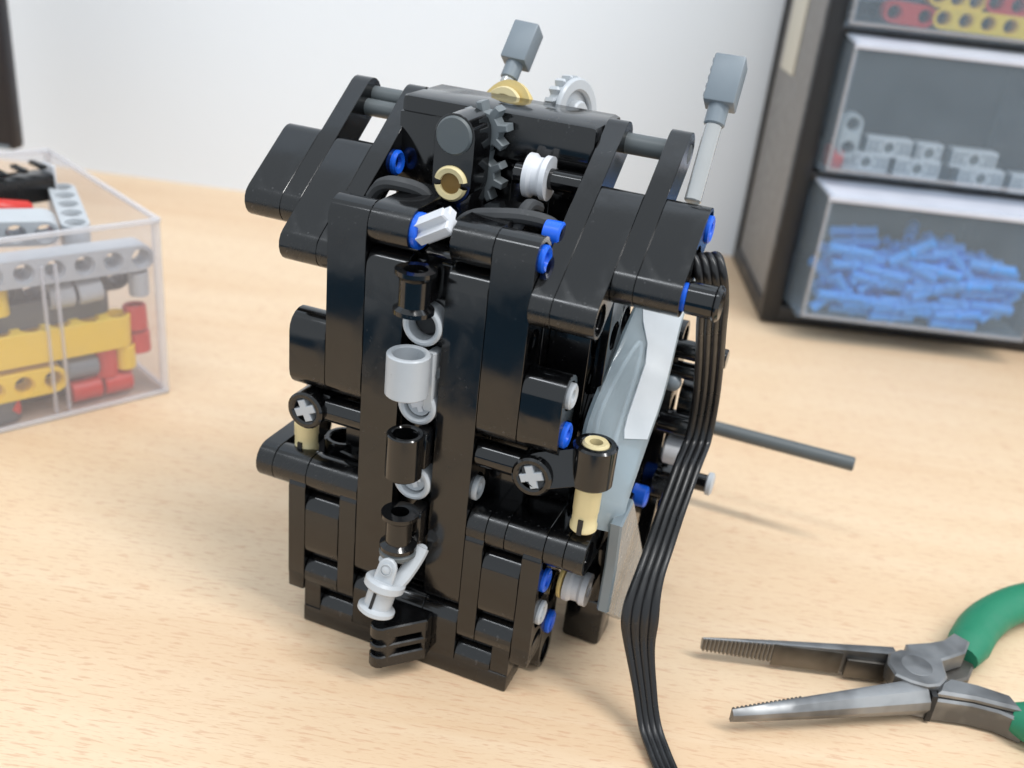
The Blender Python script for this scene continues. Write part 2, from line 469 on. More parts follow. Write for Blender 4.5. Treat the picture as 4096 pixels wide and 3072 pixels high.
# lower front wall
for m in (0, 1):
    f = (lambda a, b: (a, b)) if m == 0 else (lambda a, b: (5 - b, 5 - a))
    bX(K, *f(-1, -.5), .5, 1, 4.65, holes=bool(m)); bX(K, *f(.5, 1), .5, 1, 4.65)
    bX(K, *f(-.5, .5), .5, 2, 4); bX(K, *f(-.5, .5), .5, 1, 2)
    bX(K, *f(-.5, 0), .53, 0, 1.7); bX(K, *f(0, 1), .5, 0, 1)
    bX(K, *f(-1, -.5), 1.5, 0, 3, holes=bool(m)); bX(K, *f(-.5, .5), 1.5, .2, 4)
for x in (1, 2, 3): bX(K, x, x + 1, .5, 0, 2)
box('foot_bar', K, 'black', -.5, 5.5, .0, .99, 0, .52, .05)
for x in (-1, 5.5): box('foot_block', K, 'black', x + .008, x + .492, .001, .98, 1.0, 1.55, .05)
# ledges
bY(K, -2, -1.5, 0, 3, 4.5); bY(K, -1.5, -.5, 0, 1.05, 4.5); bY(K, -.5, 1, 0, 1.05, 4.5)
for x0, x1 in ((4, 4.5), (4.5, 5), (5, 6), (6, 6.5), (6.5, 7)): bY(K, x0, x1, 0, 3, 4.5, holes=x1 == 7)
# beams behind the front wall
for x in range(5): bX(K, x, x + 1, 1.62, 0.3, 10.9)
for z in (1.5, 3.5, 5.5, 7.5, 9.5):
    bY(K, 0, 1, 2.1, 9, z); bY(K, 4, 5, 2.1, 9, z)
for x in (0, 1, 2, 3, 4):
    bX(K, x, x + 1, 3.95 if x else 3.75, 7.5, 12.9); bX(K, x, x + 1, 8.6, 0.5, 10.5)
box('roof_block', K, 'black', 0, 5, 3.3, 5.4, 12.7, 13.84, .16)
box('roof_post', K, 'black', 0.02, 1.32, 3.22, 4.2, 11.0, 13.45, .06)
for x in (0, 1, 2, 3, 4): bY(K, x, x + 1, 5.0, 9.2, 10.2)
bX(K, 5, 6, 2.1, 4.8, 10.7, holes=True); bX(K, 5, 5.5, 3.3, .6, 11); bX(K, 6.02, 6.3, 2.55, 7.6, 11.0, holes=True)
bX(K, 5.5, 6, 3.4, 3.0, 7.0)
beam(K, 'black', (6.15, 2.3, 7.2), (6.15, 3.4, 9.4), (1, 0, 0), .3, .46, True, 'thin_beam')

# joints down the middle
def tube(name, mat, x, y, z0, z1, ro, ri=0.30, flare=0.0):
    h = z1 - z0
    if flare:
        pr = [(ri, .05), (ri, 0), (ro + flare, 0), (ro + flare, .10), (ro, .18), (ro, h - .22), (ro + flare, h - .10), (ro + flare, h), (ri, h), (ri, h - .5), (ri * .5, h - .52), (0, h - .52)]
    else:
        pr = ringprof(ro, ri, 0, h)
    return turn(name, K, mat, pr, (x, y, z0), (0, 0, 1), 28)
def ringy(mat, x, y0, y1, z, ro=.49, ri=.34, axle='white_grey', name='pin_ring'):
    r = turn(name, K, mat, ringprof(ro, ri, 0, y1 - y0, .05), (x, y0, z), (0, 1, 0), 28)
    if axle: turn('pin_core', r, mat, [(0, .22), (.13, .22), (.13, .16), (.30, .16), (.30, .5), (0, .5)], (x, y0, z), (0, 1, 0), 20)
    if axle: prism('axle_end', r, axle, cross_pts(.20, .07), 0.12, 0.6, (x, y0, z), axes(x=(.9, 0, .4), z=(0, 1, 0)), .015)
    return r
c1 = tube('joint_tube', 'black', 2.5, -.5, 10, 11, .35, .27, .11)
box('joint_web', K, 'black', 2.28, 2.72, -.25, .8, 10.1, 10.9, .05)
ringy('light_grey', 2.5, -.06, .5, 9.5, axle=None)
turn('axle_stub', K, 'black_matte', cylprof(.3, 0, .6), (2.5, .25, 9.5), (0, 1, 0), 20)
c2 = tube('joint_tube', 'light_grey', 2.46, -.52, 8.0, 9.02, .50, .36)
turn('tube_core', c2, 'light_grey', [(0, .05), (.36, .05), (.36, .62), (.12, .62), (.12, .3), (0, .3)], (2.46, -.52, 8.0), (0, 0, 1), 24)
prism('joint_web', c2, 'light_grey', [(-.05, 7.45), (.42, 7.5), (.42, 8.9), (-.12, 8.95)], -.12, .12, (2.78, 0, 0), Matrix(((0, 0, 1), (1, 0, 0), (0, 1, 0))), .03, [circ(.16, 12, .18, 8.35)])
ringy('light_grey', 2.5, -.06, .5, 7.48)
c3 = tube('joint_tube', 'black', 2.5, -.52, 5.85, 7.0, .44, .30)
box('joint_web', K, 'black', 2.55, 2.95, -.3, .5, 6.0, 6.95, .06)
ringy('light_grey', 2.5, -.06, .5, 5.4)
tube('joint_tube', 'black', 2.5, -.55, 3.85, 4.85, .33, .22, .13)
box('joint_web', K, 'black', 2.55, 2.95, -.3, .8, 3.9, 4.8, .06)
turn('joint_collar', K, 'dark_grey', ringprof(.46, .3, 0, .2, .06), (2.5, -.55, 3.62), (0, 0, 1), 24)
box('joint_web', K, 'black', 2.05, 2.95, 0.42, .8, 2.2, 10.9, .05)
# universal joint, hanging forward
JX = Vector((2.32, -1.25, 2.25)); JT = Vector((2.52, -.82, 3.62)); jd = (JT - JX).normalized()
JR = axes(x=(1, 0.1, 0), z=jd)
uj = put('universal_joint', mesh(('ujbody',), 'light_grey', lambda: lathe([(0, .06), (.12, .06), (.12, 0), (.40, 0), (.47, .05), (.47, .14), (.38, .18), (.345, .2), (.345, .62), (.44, .66), (.51, .72), (.51, .88), (.44, .94), (0, .94)], 28)), K, JX, JR)
prism('yoke_arm', uj, 'light_grey', [(-.26, .85), (.26, .85), (.24, 1.25)] + [(.24 * math.cos(t), 1.3 + .26 * math.sin(t)) for t in [.3, .8, 1.3, 1.85, 2.35, 2.85]] + [(-.24, 1.25)], -.06, .07,
      JX - (JR @ Vector((0, 1, 0))) * .24, JR @ Matrix(((1, 0, 0), (0, 0, -1), (0, 1, 0))), .03)
turn('yoke_pin', uj, 'light_grey', [(.13, .10), (.15, .10), (.15, 0), (.13, 0), (.13, .07), (.05, .09), (0, .09)], JX + jd * 1.28 - (JR @ Vector((0, 1, 0))) * .27, -(JR @ Vector((0, 1, 0))), 18)
obox('slot', uj, 'black_matte', JX + JR @ Vector((-.06, -.32, .41)), (.075, .10, .42), JR, 0)
sweep('yoke_fork', uj, 'light_grey', [(2.16, -.62, 3.35), (2.22, -.3, 3.25), (2.55, -.12, 3.2), (2.9, -.15, 3.45), (2.97, -.2, 3.75)], [(.13 * math.cos(t), .15 * math.sin(t)) for t in [k * math.pi / 5 for k in range(10)]], lambda t: (0, .3, 1))
sweep('yoke_fork', uj, 'light_grey', [(2.98, -.22, 3.78), (2.92, -.42, 3.52), (2.8, -.75, 3.2), (2.66, -1.0, 2.98)], [(.20 * math.cos(t), .16 * math.sin(t)) for t in [k * math.pi / 5 for k in range(10)]], lambda t: (1, .3, 0))
# steering block under the joint
nose = [(1.98, .02), (2.12, -.75)] + [(2.36 + .26 * math.cos(t), -.98 + .26 * math.sin(t)) for t in [math.radians(d) for d in (190, 220, 250, 280, 310, 335)]] + [(3.34, -.32), (3.30, .02)]
for z0, z1 in ((.45, .82), (1.0, 1.18), (1.36, 1.72)):
    prism('steering_block', K, 'black', nose, z0, z1, c=.035, key='steer')
prism('steering_core', K, 'black', [(2.0, .01), (2.14, -.7), (2.3, -1.08), (2.62, -1.08), (2.74, -.86), (2.74, .01)], .6, 1.6, c=.02)
box('steering_rib', K, 'black', 3.16, 3.33, -.36, 0, .5, 1.68, .03)
# side brackets
turn('bracket_bar', K, 'black', cylprof(.34, 0, 1.2), (4.0, .42, 6.5), (1, 0, 0), 20)
r = ringy('black', 5.5, -.08, .85, 6.5, .49, .31, None, 'bracket_ring')
prism('axle_end', r, 'light_grey', cross_pts(.29, .105), 0.02, .6, (5.5, -.08, 6.5), axes(x=(.92, 0, .38), z=(0, 1, 0)), .02)
beam(K, 'black', (5.6, .45, 6.55), (6.6, .7, 6.85), (0, .97, -.24), .8, .44, name='bracket_arm')
tr_ = turn('bracket_tube', K, 'black', ringprof(.52, .31, 0, 1.05, .05), (6.72, .62, 6.4), (0, 0, 1), 28)
def long_pin(x, y, z0, z1):
    h = z1 - z0
    t = turn('long_pin', K, 'tan', [(.16, h - .35), (.16, h - .02), (.27, h), (.315, h - .06), (.315, .55), (.30, .5), (.30, .22), (.325, .18), (.325, .06), (.27, 0), (0, 0)], (x, y, z0), (0, 0, 1), 26)
    box('pin_slot', t, 'black_matte', x - .06, x + .06, y - .345, y - .25, z0 + .02, z0 + .42, 0)
    return t
long_pin(6.72, .62, 5.12, 7.5)
turn('bracket_bar', K, 'black', cylprof(.34, 0, 1.1), (-.1, .42, 6.5), (1, 0, 0), 20)
r = ringy('black', -.5, -.08, .85, 6.5, .49, .31, None, 'bracket_ring')
prism('axle_end', r, 'light_grey', cross_pts(.29, .105), 0.02, .6, (-.5, -.08, 6.5), axes(x=(.9, 0, .42), z=(0, 1, 0)), .02)
box('bracket_arm', K, 'black', -.45, .0, .3, 1.0, 6.25, 6.9, .05)
box('bracket_arm', K, 'black', -1.1, .9, .95, 1.6, 6.3, 7.3, .05)
long_pin(-1.0, .85, 4.75, 6.3)
# top of the left ledge: ring plate
turn('ring_plate', K, 'black', ringprof(.52, .36, 0, .55, .04), (-.22, 1.45, 4.62), (0, 0, 1), 28)
prism('ring_plate', K, 'black', [(-.3, 1.0), (.95, .75), (.95, 2.2), (.2, 2.0)], 4.6, 5.02, c=.04, holes=[circ(.1, 10, .45, 1.12), circ(.1, 10, .8, 1.3)])
box('ledge_plate', K, 'black_matte', -1.5, 1, 1.0, 3.0, 4.0, 4.2, .02)
pin_end(4.0, .5, 5.45, 'light_grey')
# pins showing in the right hand faces
pin_end(6.0, .5, 3.45); pin_end(6.0, .5, 2.45, 'light_grey'); pin_end(6.0, 1.5, 1.45)
pin_end(6.0, .5, 7.5); pin_end(6.0, .5, 8.5, 'light_grey'); pin_end(5.0, .5, 11.5); pin_end(5.0, 1.35, 11.8)
turn('washer', K, 'tan_yellow', ringprof(.5, .2, 0, .1, .02), (6.06, 1.95, 2.55), (1, 0, 0), 24)
def bush(name, mat, loc, w, r, axis=(1, 0, 0)):
    return turn(name, K, mat, [(.2, 0), (r, 0), (r, w * .22), (r * .86, w * .36), (r * .86, w * .62), (r, w * .76), (r, w), (.2, w), (.2, 0)], loc, axis, 26)
bush('bush', 'white_grey', (6.2, 1.95, 2.45), .62, .44)
# loose axle pin on the front rim
pin_end(2.02, .5, 11.5, 'blue', out=.14, r=.42)
ad = Vector((.84, -.10, .50))
ap = prism('axle_pin', K, 'white_grey', cross_pts(.31, .115), 0, .92, (2.1, .42, 11.5), axes(x=(0, .75, .65), z=ad), .03)
# hood slabs, sloping back at the pitch of a 3-4-5 bend
HD = Vector((0, .8, .6)); HN = Vector((0, -.6, .8))
def hoodbeam(x0, x1, s0, s1, P0, holes=False):
    P0 = Vector(P0); q = lambda s: P0 + HD * s - HN * .44 + Vector(((x0 + x1) / 2, 0, 0))
    return beam(K, 'black', q(s0), q(s1), (1, 0, 0), (x1 - x0) - .006, .44, holes, 'hood_beam')
PR = (0, .06, 10.97); PL = (0.12, .32, 10.89)
hoodbeam(5, 5.5, -.12, 4.8, PR); hoodbeam(5.5, 6.5, -.12, 2.8, PR, True); hoodbeam(6.5, 7, .9, 4.8, PR); hoodbeam(7, 8, .9, 2.8, PR, True)
hoodbeam(-.5, 0, 0, 4.8, PL); hoodbeam(-1.5, -.5, 0, 2.75, PL); hoodbeam(-2, -1.5, 1, 4.8, PL); hoodbeam(-3, -2, 1, 2.85, PL)
def hoodpt(x, s, d, P0): return Vector(P0) + HD * s - HN * d + Vector((x, 0, 0))
for s in (4.78,): turn('hood_axle', K, 'dark_grey', cylprof(.25, 0, 1.9), hoodpt(5.1, s, .5, PR), (1, 0, 0), 16)
for s in (4.9, 4.45): turn('hood_axle', K, 'dark_grey', cylprof(.22, 0, 1.9), hoodpt(-1.9, s, .5, PL), (1, 0, 0), 16)
for s in (.95, 2.8): pin_end(*hoodpt(8, s, .5, PR), out=.08)
pin_end(*hoodpt(0, 2.9, .5, PL), out=.12)
pin_end(*hoodpt(5.0, 1.7, .5, PR), axis=(-1, 0, 0))
turn('cable_clip', K, 'black', cylprof(.36, 0, .75, .08), hoodpt(8.0, 1.0, .55, PR), (1, 0, 0), 22)
turn('clip_cap', K, 'black', cylprof(.40, 0, .16, .06), hoodpt(8.62, 1.0, .55, PR), (1, 0, 0), 22)
# mechanism under the hood
beam(K, 'black', (2.15, 2.28, 12.33), (2.15, 2.28, 13.42), (0, 1, 0), .98, .49, False, 'pin_carrier')
turn('knob_face', K, 'dark_grey', [(0, 0), (.40, 0), (.44, .05), (.44, .2), (0, .2)], (2.15, 1.70, 13.42), (0, 1, 0), 30)
for a0 in (math.radians(12), math.radians(192)):
    v, f = lathe([(.23, .12), (.25, .0), (.36, -.02), (.41, .04), (.41, .12), (.23, .12)], 14, a0, a0 + math.radians(156))
    raw('split_pin', K, 'tan', v, f, (2.15, 1.70, 12.33), axes(x=(1, 0, 0), z=(0, 1, 0)))
turn('pin_core', K, 'tan_dark', [(0, .0), (.25, .0), (.25, .02), (0, .02)], (2.15, 1.765, 12.33), (0, 1, 0), 18)
for z, ph in ((13.42, .2), (12.33, .55)):
    prism('pinion', K, 'gear_grey', gear_pts(8, .64, .43), 0, .42, (2.36, 2.84, z), axes(x=(math.cos(ph), 0, math.sin(ph)), z=(0, 1, 0)), .03)
box('gear_holder', K, 'black', 1.7, 2.6, 1.9, 2.8, 11.2, 12.2, .05)
turn('cross_axle', K, 'black', cylprof(.25, 0, 1.7), (3.25, 2.95, 12.57), (1, 0, 0), 14)
bush('half_bush', 'white_grey', (3.58, 2.95, 12.57), .55, .52)
def hose(pts, r=.17): return sweep('hose', K, 'dusty_hose', pts, [(r * math.cos(t), r * math.sin(t)) for t in [k * math.pi / 5 for k in range(10)]], lambda t: (.1, .3, 1))
hose([(.2, 1.6, 11.6), (.55, 1.5, 12.05), (1.0, 1.5, 12.15), (1.5, 1.7, 12.0), (1.75, 1.9, 11.5)])
hose([(2.6, 1.3, 11.5), (3.0, 1.2, 11.85), (3.6, 1.2, 12.0), (4.2, 1.3, 12.06), (4.75, 1.5, 11.95), (5.0, 1.9, 11.5)])
hose([(3.9, 1.1, 11.4), (4.05, 1.35, 11.9), (4.1, 1.7, 12.2), (4.1, 2.4, 12.0)], .15)
# gears sticking out behind
turn('bevel_gear', K, 'tan_yellow', [(.2, 0), (.75, 0), (.98, .18), (1.04, .3), (1.04, .42), (.2, .42), (.2, 0)], (2.0, 5.75, 13.05), (-.45, -.85, .3), 32)
turn('gear_rim', K, 'tan', ringprof(.84, .6, 0, .12, .04), (1.8, 5.36, 13.19), (-.45, -.85, .3), 30)
cg = prism('crown_gear', K, 'light_grey', gear_pts(18, .94, .79), 0, .34, (3.12, 6.35, 13.45), axes(x=(0, .3, 1), z=(.95, -.28, .12)), .05)
turn('gear_rim', cg, 'light_grey', ringprof(.90, .58, 0, .16, .05), (3.12 + .34 * .95, 6.35 - .34 * .28, 13.48), (.95, -.28, .12), 32)
turn('gear_hub', cg, 'light_grey', cylprof(.34, 0, .4, .05), (3.12 + .2 * .95, 6.35 - .2 * .28, 13.47), (.95, -.28, .12), 20)
bY(K, 1, 2, 5.6, 9.0, 11.3); bY(K, 3, 4, 5.6, 9.0, 11.3)
turn('gear_shaft', K, 'dark_grey', cylprof(.25, 0, 3.2), (1.95, 4.8, 13.1), (.25, .95, .1), 14)
# levers
def lever(base, d, rod_len, neck_only=False):
    d = Vector(d).normalized(); base = Vector(base); R3 = axes(x=(1, 0, 0), z=d)
    rod = turn('lever_rod', K, 'rod_metal', cylprof(.19, 0, rod_len, .03), base, d, 20)
    turn('lever_neck', K, 'mid_grey', cylprof(.235, 0, .5, .03), base + d * (rod_len - .02), d, 20)
    hd = base + d * (rod_len + .98)
    h = obox('lever_head', K, 'mid_grey', hd, (.70, .62, 1.10), R3, .05)
    for k in range(5):
        obox('grip_rib', h, 'mid_grey', hd + R3 @ Vector((-.355, 0, -.40 + .20 * k)), (.035, .46, .10), R3, .01)
lever((7.5, 2.8, 12.72), (0, .517, .856), 1.80)
lever((1.5, 5.45, 13.0), (0.06, .60, .80), 1.35)
# grey fairing down the right side
ER = [(7.45, 5.6, 10.1), (7.48, 4.6, 9.2), (7.48, 4.0, 7.5), (7.48, 2.95, 6.65), (7.5, 1.6, 5.7), (7.5, 1.2, 4.9)]
EL = [(6.42, 4.6, 10.3), (6.42, 4.0, 9.72), (6.30, 1.75, 7.95), (6.30, 1.2, 7.2), (6.45, .75, 6.2), (6.75, .9, 5.05)]
pl, pr_ = catmull(EL, 5), catmull(ER, 5); v = []; f = []
for i in range(len(pl)):
    d = pr_[i] - pl[i]
    tg = (pr_[min(i + 1, len(pl) - 1)] + pl[min(i + 1, len(pl) - 1)] - pr_[max(i - 1, 0)] - pl[max(i - 1, 0)])
    nn = d.cross(tg).normalized()
    if nn.y > 0: nn = -nn
    for t, h in ((0, -.12), (0, 0), (.06, .05), (.94, .05), (1, 0), (1, -.16)):
        v.append(tuple(pl[i] + d * t + nn * h))
for i in range(len(pl) - 1):
    for j in range(6): f.append([i * 6 + j, i * 6 + (j + 1) % 6, i * 6 + 6 + (j + 1) % 6, i * 6 + 6 + j])
f.append(list(range(6))); f.append(list(range(len(v) - 6, len(v))))
fair = raw('fairing', K, 'clear_panel', v, f)
def fpt(i, t, h):
    d = pr_[i] - pl[i]; tg = (pr_[i + 1] + pl[i + 1] - pr_[i - 1] - pl[i - 1]); nn = d.cross(tg).normalized()
    if nn.y > 0: nn = -nn
    return pl[i] + d * t + nn * h
arch = [fpt(16, .20, -.10), fpt(11, .16, -.10), fpt(8, .24, -.10), fpt(7, .36, -.10), fpt(8, .46, -.10), fpt(11, .50, -.10), fpt(16, .50, -.1)]
sweep('fairing_tube', fair, 'light_grey', arch, [(.07 * math.cos(t), .07 * math.sin(t)) for t in [k * math.pi / 4 for k in range(8)]], lambda t: (0, .6, -.8))
v = []; f = []; ks = list(range(5, len(pl) - 2))
for i in ks:
    for tt, h in ((.05, -.30), (.05, -.22), (.95, -.22), (.95, -.30)): v.append(tuple(fpt(i, tt, h)))
for i in range(len(ks) - 1):
    for j in range(4): f.append([i * 4 + j, i * 4 + (j + 1) % 4, i * 4 + 4 + (j + 1) % 4, i * 4 + 4 + j])
f.append([0, 1, 2, 3]); f.append(list(range(len(v) - 4, len(v))))
raw('fairing_dark_sheet', fair, 'black', v, f)  # added sheet, only to darken what shows through the clear fairing
v = []; f = []; rows = [(1, .02), (3, .03), (5, .06), (6, .2), (7, .42), (8, .5), (10, .5), (12, .5), (14, .52), (15, .56)]
for i, t in rows:
    for tt, h in ((t, .052), (t, .085), (.93, .085), (.93, .052)): v.append(tuple(fpt(i, tt, h)))
for i in range(len(rows) - 1):
    for j in range(4): f.append([i * 4 + j, i * 4 + (j + 1) % 4, i * 4 + 4 + (j + 1) % 4, i * 4 + 4 + j])
f.append([0, 1, 2, 3]); f.append(list(range(len(v) - 4, len(v))))
raw('fairing_glare', fair, 'panel_glare', v, f)  # raised strip imitating the bright reflection on the grey fairing
YZ = Matrix(((0, 0, 1), (1, 0, 0), (0, 1, 0)))      # polygon in the Y-Z plane, extruded along X
prism('fairing_fin', K, 'panel_grey', [(1.1, 2.6), (3.1, .95), (4.0, .6), (4.57, 2.36), (1.9, 5.5), (.9, 5.3), (1.15, 3.9)], -.16, .16, (7.42, 0, 0), YZ, .05)
obox('fairing_step', fair, 'clear_panel', (7.02, 2.3, 6.15), (.62, .5, .9), axes(x=(.7, .65, 0), z=(0, .6, .8)), .06)
# drive and foot at lower right
box('motor_foot', K, 'black', 6.03, 7.12, 2.87, 3.9, .0, 1.45, .12)
turn('motor_body', K, 'black', cylprof(.62, 0, 1.9, .1), (6.6, 3.5, 1.3), (0, 0, 1), 24)
turn('motor_shaft', K, 'black', cylprof(.3, 0, .9, .05), (6.55, 2.2, 2.45), (0, 1, 0), 18)
box('motor_side', K, 'black', 6.2, 7.1, 3.2, 4.6, 2.9, 4.1, .1)
# clutter behind the cable
turn('cross_axle', K, 'black', cylprof(.27, 0, 1.9), (6.7, 6.0, 7.95), (1, 0, 0), 14)
turn('cross_axle', K, 'black', cylprof(.24, 0, 1.8), (6.7, 6.0, 7.35), (1, 0, 0), 14)
bX(K, 6.9, 7.35, 6.4, 2.4, 8.6, holes=True); bX(K, 7.5, 8.0, 6.6, 5.2, 6.9, holes=True)
turn('ball_pin', K, 'mid_grey', [(0, -.26), (.15, -.21), (.24, -.1), (.26, 0), (.24, .1), (.15, .21), (0, .26)], (7.3, 5.9, 6.98), (0, 0, 1), 18)
turn('cross_axle', K, 'black', cylprof(.36, 0, 1.1, .05), (7.1, 6.0, 5.75), (1, 0, 0), 18)
turn('bush', K, 'white_grey', ringprof(.41, .2, 0, .66, .05), (7.42, 6.0, 4.9), (1, 0, 0), 26)
beam(K, 'black', (7.75, 6.0, 3.75), (7.75, 7.2, 3.75), (1, 0, 0), .9, .46, True, 'thin_beam')
turn('cross_axle', K, 'black', cylprof(.25, 0, .9), (8.0, 6.0, 4.15), (1, 0, 0), 14)
turn('pin_head', K, 'light_grey', [(0, 0), (.2, 0), (.2, .1), (.33, .16), (.33, .28), (.26, .32), (0, .32)], (8.62, 6.0, 4.17), (1, 0, 0), 20)
beam(K, 'black', (7.3, 5.9, 1.2), (7.3, 6.6, 4.0), (1, 0, 0), .4, .46, True, 'thin_beam'); pin_end(7.2, 5.3, 3.6)
turn('long_axle', K, 'dark_grey', cylprof(.235, 0, 7.6, .04), (5.0, 11.4, 3.22), (1, 0, 0), 20)
for x in (3.5, 5.5): bX(K, x, x + 1, 11.4, 0, 4.2); 
for x in (3.5, 5.5): bY(K, x, x + 1, 8.5, 12, .8)
# ribbon cable: four round conductors side by side
def ribbon_sec(k=1.0, n=4, r=.115, p=.192):
    pts = []
    for i in range(n):
        cx = (i - (n - 1) / 2) * p
        for d in (150, 120, 90, 60, 30): pts.append((cx - r * math.cos(math.radians(180 - d)) * -1 if False else cx + r * math.cos(math.radians(d)), r * math.sin(math.radians(d))))
    pts += [(-x, -y) for x, y in pts]
    return [(x * k, y * k) for x, y in pts]
CP = [(7.6, 2.6, 11.2), (8.05, 2.2, 11.75), (8.32, 2.0, 11.45), (8.43, 2.35, 10.75), (8.42, 3.0, 9.9), (8.4, 4.1, 8.55), (8.4, 4.9, 7.15), (8.4, 5.0, 6.0), (8.38, 4.05, 5.55),
      (8.35, 3.1, 4.86), (8.33, 2.35, 4.15), (8.32, 1.65, 3.62), (8.36, 1.12, 3.0), (8.5, .93, 2.2), (8.88, .6, 1.2), (9.25, .2, .45), (9.67, -.35, .22), (10.1, -.95, .13), (10.6, -1.9, .12), (11.0, -3.2, .12)]
sweep('ribbon_cable', K, 'cable_black', CP, lambda t: ribbon_sec(.90 + .28 * math.exp(-((t - .645) / .05) ** 2) - .18 * max(0, min(1, (t - .66) / .1))), lambda t: (.90, .40, .08) if t < .72 else (.93, .36, .02), 8)

# ------------------------------------------------------------------ pliers
PZ = thing('pliers', 'open long-nose pliers with grey steel jaws and green grips lying on the desk', 'pliers', (15.2, 5.1, 0))
def loft(name, parent, mat, rows, closed=True):
    """rows of equal-length 3D loops"""
    n = len(rows[0]); v = [tuple(p) for r_ in rows for p in r_]; f = []
    for i in range(len(rows) - 1):
        for j in range(n): f.append([i * n + j, i * n + (j + 1) % n, (i + 1) * n + (j + 1) % n, (i + 1) * n + j])
    f.append(list(range(n))); f.append(list(range(len(v) - n, len(v))))
    return raw(name, parent, mat, v, f, angle=30)
def jaw(name, tip, root, w_root, h_tip, h_root, inner_side, n=26, teeth=17):
    tip = Vector(tip); root = Vector(root); d = (root - tip); dl = d.length; d.normalize()
    s = Vector((-d.y, d.x, 0)) * inner_side        # towards the other jaw
    rows = []
    for i in range(n):
        t = i / (n - 1); p = tip + d * dl * t
        w = .16 + (w_root - .16) * t ** .85; h = h_tip + (h_root - h_tip) * t ** .9
        zc = .55; z0, z1 = zc - h / 2, zc + h / 2
        bulge = [(0, z0 + .03), (-.45 * w, z0), (-.8 * w, z0 + .22 * h), (-w, zc), (-.93 * w, zc + .22 * h), (-.6 * w, z1 - .04), (-.2 * w, z1), (0, z1 - .01)]
        rows.append([(p + s * a_ + Vector((0, 0, z - 0))) for a_, z in bulge])
    o = loft(name, PZ, 'steel', rows)
    for k in range(teeth):
        t = .012 + .0215 * k; p = tip + d * dl * t; h = (h_tip + (h_root - h_tip) * t ** .9) * .96
        obox('tooth', o, 'steel_dark', p + s * .02 + Vector((0, 0, .55)), (dl * .0125, .06, h), axes(x=d, z=(0, 0, 1)), .015)
    t0, t1 = .40, .80
    return o, d, s, dl
ju, du, su, dlu = jaw('jaw', (9.78, 3.72, 0), (14.75, 5.35, 0), .58, .40, .92, -1)
p = Vector((9.78, 3.72, 0)) + du * dlu * .55
obox('jaw_face', ju, 'steel_dark', p + su * .012 + Vector((0, 0, .5)), (dlu * .36, .05, .72), axes(x=du, z=(0, 0, 1)), .02)
p = Vector((9.78, 3.72, 0)) + du * dlu * .86
obox('cutter_recess', ju, 'steel_dark', p + su * .05 + Vector((0, 0, .42)), (dlu * .22, .16, .6), axes(x=du, z=(0, 0, 1)), .04)
jl, dl_, sl, dll = jaw('jaw', (11.0, 1.42, 0), (15.35, 4.62, 0), .66, .38, .96, 1)
plate = [(14.94, 5.85), (14.95, 5.58), (14.79, 5.52), (14.52, 5.2), (14.51, 4.75), (14.72, 4.36), (15.15, 4.28), (15.56, 4.32), (15.85, 4.52), (16.03, 4.95), (15.9, 5.62), (16.5, 6.28), (16.62, 6.85), (16.2, 7.05), (15.9, 6.55), (15.55, 6.25)]
prism('pivot_plate', PZ, 'steel', plate, .55, 1.10, c=.05)
turn('rivet', PZ, 'steel', cylprof(.40, 0, .012, .006), (15.25, 5.02, 1.094), (0, 0, 1), 28)
obox('joint_gap', PZ, 'black_matte', (15.74, 4.36, .5), (.16, .34, .86), axes(x=(.9, .25, 0), z=(0, 0, 1)), .02)
prism('lower_shank', PZ, 'steel', [(14.75, 4.7), (15.3, 4.2), (15.85, 4.28), (16.75, 4.55), (17.4, 4.62), (18.05, 4.5), (18.35, 5.1), (17.62, 5.28), (16.8, 5.28), (16.1, 5.15), (15.6, 5.6), (14.95, 5.3)], .05, .78, c=.06)
prism('upper_shank', PZ, 'steel_dark', [(15.7, 5.3), (16.3, 5.55), (16.75, 6.0), (16.95, 6.9), (16.35, 7.25), (15.95, 6.5)], .12, .52, c=.06)
prism('shank_top', PZ, 'steel', [(15.83, 4.36), (16.75, 4.6), (17.4, 4.68), (17.9, 4.75), (17.62, 5.2), (16.8, 5.22), (16.12, 5.12), (15.9, 4.8)], .76, .98, c=.07)
def grip(name, pts, ra, rb):
    n = 14
    def sec(t):
        k = min(1, .72 + t * 2.0); k2 = k
        return [(ra * k2 * math.cos(2 * math.pi * i / n), rb * k2 * math.sin(2 * math.pi * i / n)) for i in range(n)]
    path = catmull(pts, 8)
    v, f = sweep_build(path, sec, lambda t: (0, 0, 1))
    return raw(name, PZ, 'green_grip', v, f, angle=50)
grip('grip', [(16.55, 6.75, .55), (16.78, 7.6, .56), (17.05, 8.5, .56), (17.55, 9.5, .56), (18.4, 10.6, .56), (19.6, 11.6, .56), (21.5, 12.8, .56)], .50, .60)
grip('grip', [(17.75, 4.92, .52), (18.4, 4.85, .55), (19.2, 4.6, .56), (20.4, 4.1, .56), (22.0, 3.6, .56)], .50, .58)

